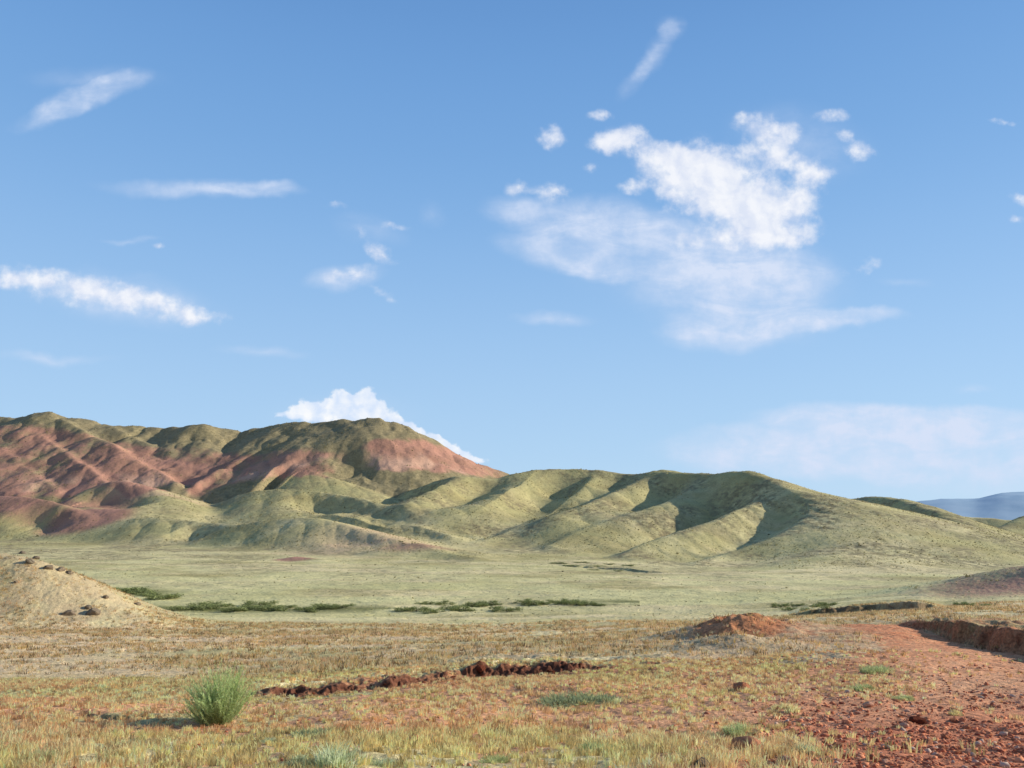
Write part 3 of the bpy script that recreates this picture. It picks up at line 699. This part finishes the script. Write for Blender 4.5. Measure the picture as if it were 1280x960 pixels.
# clods along the red bank
rg = random.Random(5)
B0 = BANKS[0]
for i in range(90):
    px_ = rg.uniform(318, 775); Yb = float(np.interp(px_, [p[0] for p in B0['p']], [p[1] for p in B0['p']]))
    hb = float(np.interp(px_, [p[0] for p in B0['p']], B0['h']))
    Y = Yb+rg.uniform(-.45, .3); X = (px_-HX)/F*Y; s = rg.uniform(.012, .02+.12*hb)
    o = link('clod', rg.choice(CL), None, (X, Y, on(X, Y)+s*.15), (rg.uniform(-.5, .5), rg.uniform(-.5, .5), rg.uniform(0, 6)), (s*rg.uniform(1, 1.9), s, s*rg.uniform(.6, 1.)))
    if px_ < 480: lb = 'dark red clod on the low left part of the broken bank'
    elif px_ < 620: lb = 'dark red clod on the rising middle part of the broken bank'
    else: lb = 'dark red clod on the level right part of the broken bank'
    tag(o, lb, 'clod', 'clods of earth along the broken red bank')
# boulders on the knoll
KB = [(28,692,5,'dark boulder on the crest of the rocky knoll, highest of all'),(38,703,7,'tan boulder just under the highest dark boulder of the knoll'),
      (45,699,5,'dark boulder right beside the tan one near the top of the knoll'),(60,711,6,'pale sunlit boulder in the gap between the two boulder clusters of the knoll'),
      (76,713,6,'pale boulder at the start of the lower boulder row on the knoll'),(87,717,5,'dark boulder at the lower end of the boulder row on the knoll'),
      (111,760,5,'dark boulder low on the knoll face, left of a pair'),(132,747,4,'small dark boulder alone on the right of the knoll face'),
      (86,768,8,'pale flat boulder at the foot of the knoll'),(116,767,10,'broad pale boulder at the foot of the knoll, right of the flat one'),
      (172,756,4,'small boulder at the right tip of the knoll'),(20,728,3,'small pale boulder in the middle of the knoll face')]
for i, (px_, py_, rp, lb) in enumerate(KB):
    p = place(px_, py_, 30); s = rp/F*p[1]*.9
    o = link('boulder', BL[i % 4], None, (p[0], p[1], p[2]+s*.2), (0, 0, i*1.3), (s*1.15, s, s*.95)); tag(o, lb, 'boulder', 'boulders on the rocky knoll')

# ------------------------------------------------------------------ shrubs one can pick out
def shrub_mesh(seed, tone):
    rng = np.random.default_rng(seed); N = 1500
    cl = rng.normal(0, 1, (11, 3))*[.55, .4, .16]+[0, 0, .36]; ci = rng.integers(0, 11, N)
    p = cl[ci]+rng.normal(0, 1, (N, 3))*[.19, .17, .15]; p[:, 2] = np.abs(p[:, 2])
    d = rng.normal(0, 1, (N, 3)); d /= np.linalg.norm(d, axis=1, keepdims=True); e = np.cross(d, rng.normal(0, 1, (N, 3))); e /= np.linalg.norm(e, axis=1, keepdims=True)
    s = rng.uniform(.05, .11, (N, 1)); V = np.stack([p-e*s*.5, p+e*s*.5, p+d*s*1.3], 1).reshape(-1, 3)
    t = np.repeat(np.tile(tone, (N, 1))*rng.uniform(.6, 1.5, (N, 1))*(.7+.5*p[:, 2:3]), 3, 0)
    return V, np.arange(N*3).reshape(-1, 3), t
def trunk_mesh(seed):
    rng = np.random.default_rng(seed); V = []; Fq = []
    for i in range(7):
        a = rng.uniform(0, 6.28); tip = np.array([math.cos(a)*rng.uniform(.1, .5), math.sin(a)*rng.uniform(.1, .35), rng.uniform(.3, .55)]); b0 = len(V)
        for (q, w) in ((np.array([0, 0, -.05]), .035), (tip*.5+[0, 0, .03], .022), (tip, .01)):
            for j in range(4): V.append([q[0]+w*math.cos(j*1.57), q[1]+w*math.sin(j*1.57), q[2]])
        for L in (0, 4):
            for j in range(4): Fq.append([b0+L+j, b0+L+(j+1) % 4, b0+L+4+(j+1) % 4, b0+L+4+j])
    return mesh_from('branches', V, Fq, 4, M_SHRUB, np.tile([.12, .09, .06], (len(V), 1)))
SH = []
for s in range(4):
    V, Fc, t = shrub_mesh(100+s, np.array([.29, .32, .13])); SH.append((mesh_from('foliage', V, Fc, 3, M_SHRUB, t), trunk_mesh(s)))
protos = []
for fo, br in SH:
    protos.append((fo, br))
def shrub(px_, py_, wpx, label, group, hsc=1.):
    p = place(px_, py_, 30); s = wpx/F*p[1]/1.6; fo, br = random.choice(protos)
    root = bpy.data.objects.new('shrub', None); C.objects.link(root); root.location = p; root.rotation_euler = (0, 0, random.uniform(-.5, .5)+random.choice((0, PI))); root.scale = (s*1.1, s, s*hsc*.82)
    tag(root, label, 'shrub', group); link('foliage', fo, root); link('branches', br, root)
rows = [
 (236,432,757,765,19,(12,27),'dark green shrub in the left hedge-like row across the valley','shrubs of the left valley row',.6),
 (500,640,755,766,12,(12,24),'dark green shrub in the sparse middle part of the valley row','shrubs of the middle valley row',.65),
 (652,748,753,758,9,(10,20),'dark green shrub in the compact right row of the valley','shrubs of the right valley row',.8),
 (152,212,738,750,8,(14,26),'dark shrub in the patch just right of the rocky knoll','shrubs beside the rocky knoll',.6),
 (975,1045,757,764,9,(8,15),'small dark shrub left of the dark eroded gully bank','shrubs left of the gully',.8),
 (690,792,703,717,9,(8,15),'dark shrub in the thin line at the foot of the green hills','shrubs at the foot of the hills',.3),
 (1195,1235,750,760,3,(9,15),'dark shrub on the pale grass above the right bank','shrubs above the right bank',.8),
]
for x0, x1, y0, y1, n, (w0, w1), lb, gp, hs in rows:
    for i in range(n):
        t = (i+random.uniform(.1, .9))/n
        shrub(x0+(x1-x0)*t, y0+(y1-y0)*(t if y0 in (738, 704) else random.random()), random.uniform(w0, w1), lb, gp, hs)

# ------------------------------------------------------------------ camera
cam = bpy.data.cameras.new('camera'); co = bpy.data.objects.new('camera', cam); C.objects.link(co)
co.location = (0, 0, 0); co.rotation_euler = (PI/2, 0, 0); cam.sensor_width = 36; cam.lens = 36*F/1280; cam.shift_y = (HY-480)/1280
cam.clip_start = .1; cam.clip_end = 30000
bpy.context.scene.camera = co

# ------------------------------------------------------------------ sun
el, az = math.radians(SUN_EL), math.radians(SUN_AZ)
L = bpy.data.lights.new('sun', 'SUN'); L.energy = 5.0; L.angle = math.radians(.5); L.color = (1, .95, .83)
lo = bpy.data.objects.new('sun', L); C.objects.link(lo)
from mathutils import Vector
lo.rotation_euler = Vector((math.cos(el)*math.cos(az), math.cos(el)*math.sin(az), math.sin(el))).to_track_quat('Z', 'Y').to_euler()

# ------------------------------------------------------------------ sky
# clouds: (column, row, half width, half height, tilt in degrees, weight) by direction, in hundreds of photo pixels
CUM = [(945,158,36,22,0,1),(978,166,38,16,-5,.9),(1012,210,38,22,10,1),(960,195,50,28,0,.8),(880,200,62,30,8,.95),(905,240,82,44,12,1),(962,272,72,44,15,1.1),(920,295,70,22,0,.7),
       (845,205,62,30,10,.8),(900,225,120,60,15,.5),(920,265,110,60,15,.5),(1000,240,44,40,0,.7),(835,240,60,28,10,.45),(985,300,40,20,0,.5),(800,180,62,26,12,.85),(762,176,34,18,0,.8),(855,303,24,14,0,.7),(690,171,27,20,10,.95),(790,237,28,12,5,.75),(692,240,30,18,-10,.6),
       (1057,168,18,12,0,.7),(1073,190,22,17,0,.85),(1040,145,30,10,0,.6),(750,145,22,9,0,.55),(740,208,13,9,0,.45),
       (20,345,55,22,5,.8),(95,362,95,28,8,.95),(180,378,90,24,10,.9),(245,394,50,16,8,.9),(478,318,36,13,28,.85),(455,290,20,10,20,.5),(420,257,20,8,5,.5),
       (495,283,26,7,8,.4),(480,370,28,9,25,.5),(197,303,14,5,0,.55),(1272,248,24,11,15,.8),(1270,273,16,8,0,.5),(1256,154,26,6,5,.65),(1075,332,32,11,-15,.55),(650,235,26,14,0,.5),(440,343,52,16,-8,.55)]
VEIL = [(930,365,150,90,0,.6),(860,330,200,80,5,.35),(1150,530,260,32,2,.6),(1080,575,260,34,0,.6),(740,275,110,34,5,.75),(700,310,100,34,8,.75),(760,335,70,20,5,.6),(640,265,55,22,5,.6),(930,345,120,44,0,.8),(925,405,110,36,-5,.9),(980,403,170,18,-3,.85),(1060,398,80,12,-4,.5),(850,300,110,44,0,.6),
        (820,62,20,48,28,.55),(795,100,16,36,35,.35),(835,35,26,20,20,.5),(115,118,88,22,-18,.85),(60,145,60,16,-20,.5),(120,98,110,22,0,.3),(250,236,150,17,0,.6),(330,237,70,14,0,.45),
        (150,375,160,40,8,.5),(430,345,62,20,-8,.7),(690,403,66,13,0,.5),(60,445,110,10,2,.4),(330,440,80,10,4,.35),(1100,560,290,46,0,1.0),(1130,525,200,26,2,.9),(900,560,110,36,0,.4),(1250,600,300,40,0,.45),(160,303,40,6,0,.35),
        (1220,486,34,8,0,.35),(460,285,60,24,15,.3),(1130,355,50,9,0,.3),(540,265,20,22,0,.25),(430,520,120,40,0,.35),(1000,180,110,60,10,.35)]
TOW = [(385,506,34,15,0,.7),(425,497,24,15,0,.8),(350,520,20,9,0,.5),(452,514,34,20,0,.7),(458,500,26,22,20,1.2),(432,508,28,18,0,1.0),(398,513,36,14,0,.9),(372,518,26,13,0,.75),(478,522,30,22,0,1.1),(512,535,26,14,25,1),(545,549,26,12,25,.95),(575,563,26,11,25,.95),(597,574,20,8,20,.8),(440,528,90,16,0,.9),(525,550,80,14,22,.8)]
def world():
    w = bpy.data.worlds.new('World'); bpy.context.scene.world = w; w.use_nodes = True; w.node_tree.nodes.clear()
    k = NT_(w.node_tree); out = k.add('ShaderNodeOutputWorld'); bg = k.add('ShaderNodeBackground'); bg.inputs[1].default_value = .1
    sky = k.add('ShaderNodeTexSky', sky_type='NISHITA'); sky.sun_disc = False; sky.sun_elevation = el
    sky.sun_rotation = math.radians(90-SUN_AZ); sky.air_density = 1.0; sky.dust_density = .4; sky.ozone_density = 2.0; sky.altitude = 900
    d = k.add('ShaderNodeTexCoord').outputs['Generated']
    sx = k.add('ShaderNodeSeparateXYZ'); k.l.new(d, sx.inputs[0])
    yy = k.math('MAXIMUM', sx.outputs[1], .08)
    U = k.math('MULTIPLY_ADD', k.math('DIVIDE', sx.outputs[0], yy), F/100, HX/100)
    V = k.math('MULTIPLY_ADD', k.math('DIVIDE', sx.outputs[2], yy), -F/100, HY/100)
    cb = k.add('ShaderNodeCombineXYZ'); k.put(cb.inputs[0], U); k.put(cb.inputs[1], V); P0 = cb.outputs[0]
    def warp(P, scale, amp, det):
        c = k.vmath('SUBTRACT', k.noise(P, scale, det, .55, True), (.5, .5, .5))
        return k.vmath('ADD', P, k.vmath('MULTIPLY', c, (amp, amp*.7, 0)))
    def field(lst, P):
        acc = None
        for (a, b, rx, ry, t, wt) in lst:
            mp = k.add('ShaderNodeMapping', vector_type='TEXTURE'); k.put(mp.inputs[0], P)
            mp.inputs['Location'].default_value = (a/100, b/100, 0); mp.inputs['Rotation'].default_value = (0, 0, math.radians(t)); mp.inputs['Scale'].default_value = (rx/100, ry/100, 1)
            g = k.add('ShaderNodeTexGradient', gradient_type='SPHERICAL'); k.l.new(mp.outputs[0], g.inputs[0])
            acc = k.math('MULTIPLY', g.outputs[1], wt) if acc is None else k.math('MULTIPLY_ADD', g.outputs[1], wt, acc)
        return acc
    Pw = warp(P0, 2.2, .34, 5); Pv = warp(P0, 1.2, .5, 5); Pt = warp(P0, 5.5, .24, 4)
    nC = k.noise(P0, 2.6, 9, .58); nF = k.noise(P0, 9., 6, .6)
    mpv = k.add('ShaderNodeMapping'); k.put(mpv.inputs[0], P0); mpv.inputs['Scale'].default_value = (.7, 2.0, 1); mpv.inputs['Rotation'].default_value = (0, 0, -.12)
    nV = k.noise(mpv.outputs[0], 1.7, 9, .6, dist=.5)
    f1 = field(CUM, Pw)
    nCs = k.ss(nC, .28, .72)
    e1 = k.math('ADD', f1, k.math('MULTIPLY_ADD', nCs, .85, -.5))
    D1 = k.ss(k.math('ADD', e1, k.math('MULTIPLY_ADD', nF, .45, -.22)), -.12, 1.05)
    D1 = k.math('MULTIPLY', D1, k.ss(f1, .0, .3))
    f2 = field(VEIL, Pv)
    v2 = k.math('MULTIPLY', k.ss(f2, 0., .62), k.math('MULTIPLY', k.math('MULTIPLY_ADD', k.ss(nV, .28, .72), .7, .5), k.math('MULTIPLY_ADD', nCs, .55, .5)))
    D2 = k.math('MULTIPLY', v2, k.math('MULTIPLY_ADD', k.ss(f2, .4, 1.6), .40, .82))
    f3 = field(TOW, Pt)
    vo = k.add('ShaderNodeTexVoronoi', feature='SMOOTH_F1'); k.put(vo.inputs['Vector'], Pt); vo.inputs['Scale'].default_value = 6.5; vo.inputs['Smoothness'].default_value = .25
    bil = k.math('MULTIPLY_ADD', vo.outputs['Distance'], -1.0, .45)
    f3 = k.math('MULTIPLY_ADD', bil, .45, f3)
    D3 = k.ss(k.math('ADD', f3, k.math('MULTIPLY_ADD', nF, .6, -.33)), .26, .62)
    D3 = k.math('MULTIPLY', D3, .96)
    # cloud colour with sun relief painted in: greyer bodies, sunward billows white
    lit = k.ss(k.math('ADD', k.math('MULTIPLY', e1, .55), k.math('MULTIPLY', nCs, .5)), .2, 1.0)
    off = k.vmath('ADD', Pw, (.10, -.06, 0)); r0 = k.noise(Pw, 3.2, 5, .55); r1 = k.noise(off, 3.2, 5, .55)
    rel = k.math('MULTIPLY_ADD', k.math('SUBTRACT', r0, r1), 3.2, .5, clamp=True)
    lit = k.math('MULTIPLY_ADD', rel, .75, k.math('MULTIPLY_ADD', lit, .45, -.1), clamp=True)
    c1 = k.mix(lit, (6.7, 7.4, 9.1), (9.5, 9.6, 10.))
    c2 = (6.7, 7.6, 9.4)
    c3 = k.mix(k.math('MULTIPLY_ADD', rel, .9, k.math('MULTIPLY', bil, .6), clamp=True), (6.9, 8.0, 9.8), (9.8, 9.9, 10.))
    hs = k.math('MAXIMUM', sx.outputs[2], 0.)
    rp = k.add('ShaderNodeValToRGB'); k.put(rp.inputs[0], hs); cr = rp.color_ramp; cr.interpolation = 'B_SPLINE'
    stops = [(0, (.50, .72, .96)), (.1, (.46, .69, .95)), (.21, (.39, .63, .94)), (.33, (.28, .52, .88)), (.43, (.21, .44, .81)), (.55, (.155, .36, .74)), (.75, (.08, .21, .50)), (1, (.05, .14, .38))]
    while len(cr.elements) < len(stops): cr.elements.new(.5)
    for e, (p_, c_) in zip(list(cr.elements), stops): e.position = p_; e.color = (*c_, 1)
    g1 = k.mix(1., rp.outputs[0], (10, 10, 10), 'MULTIPLY')
    tint = k.mix(k.math('MULTIPLY_ADD', k.ss(sx.outputs[1], -.2, .35), .65, .2), k.mix(1., sky.outputs[0], (1., 1., 1.05), 'MULTIPLY'), g1)
    front = k.ss(sx.outputs[1], .15, .4)
    s = k.mix(k.math('MULTIPLY', D2, front), tint, c2)
    s = k.mix(k.math('MULTIPLY', k.math('MULTIPLY', D1, .93), front), s, c1)
    s = k.mix(k.math('MULTIPLY', D3, front), s, c3)
    k.put(bg.inputs[0], s); k.l.new(bg.outputs[0], out.inputs[0])
    return k
world()
sc = bpy.context.scene
sc.view_settings.view_transform = 'Standard'; sc.view_settings.look = 'None'; sc.view_settings.exposure = 0; sc.view_settings.gamma = 1
sc.cycles.max_bounces = 5; sc.cycles.diffuse_bounces = 3; sc.cycles.transmission_bounces = 3; sc.cycles.use_denoising = True
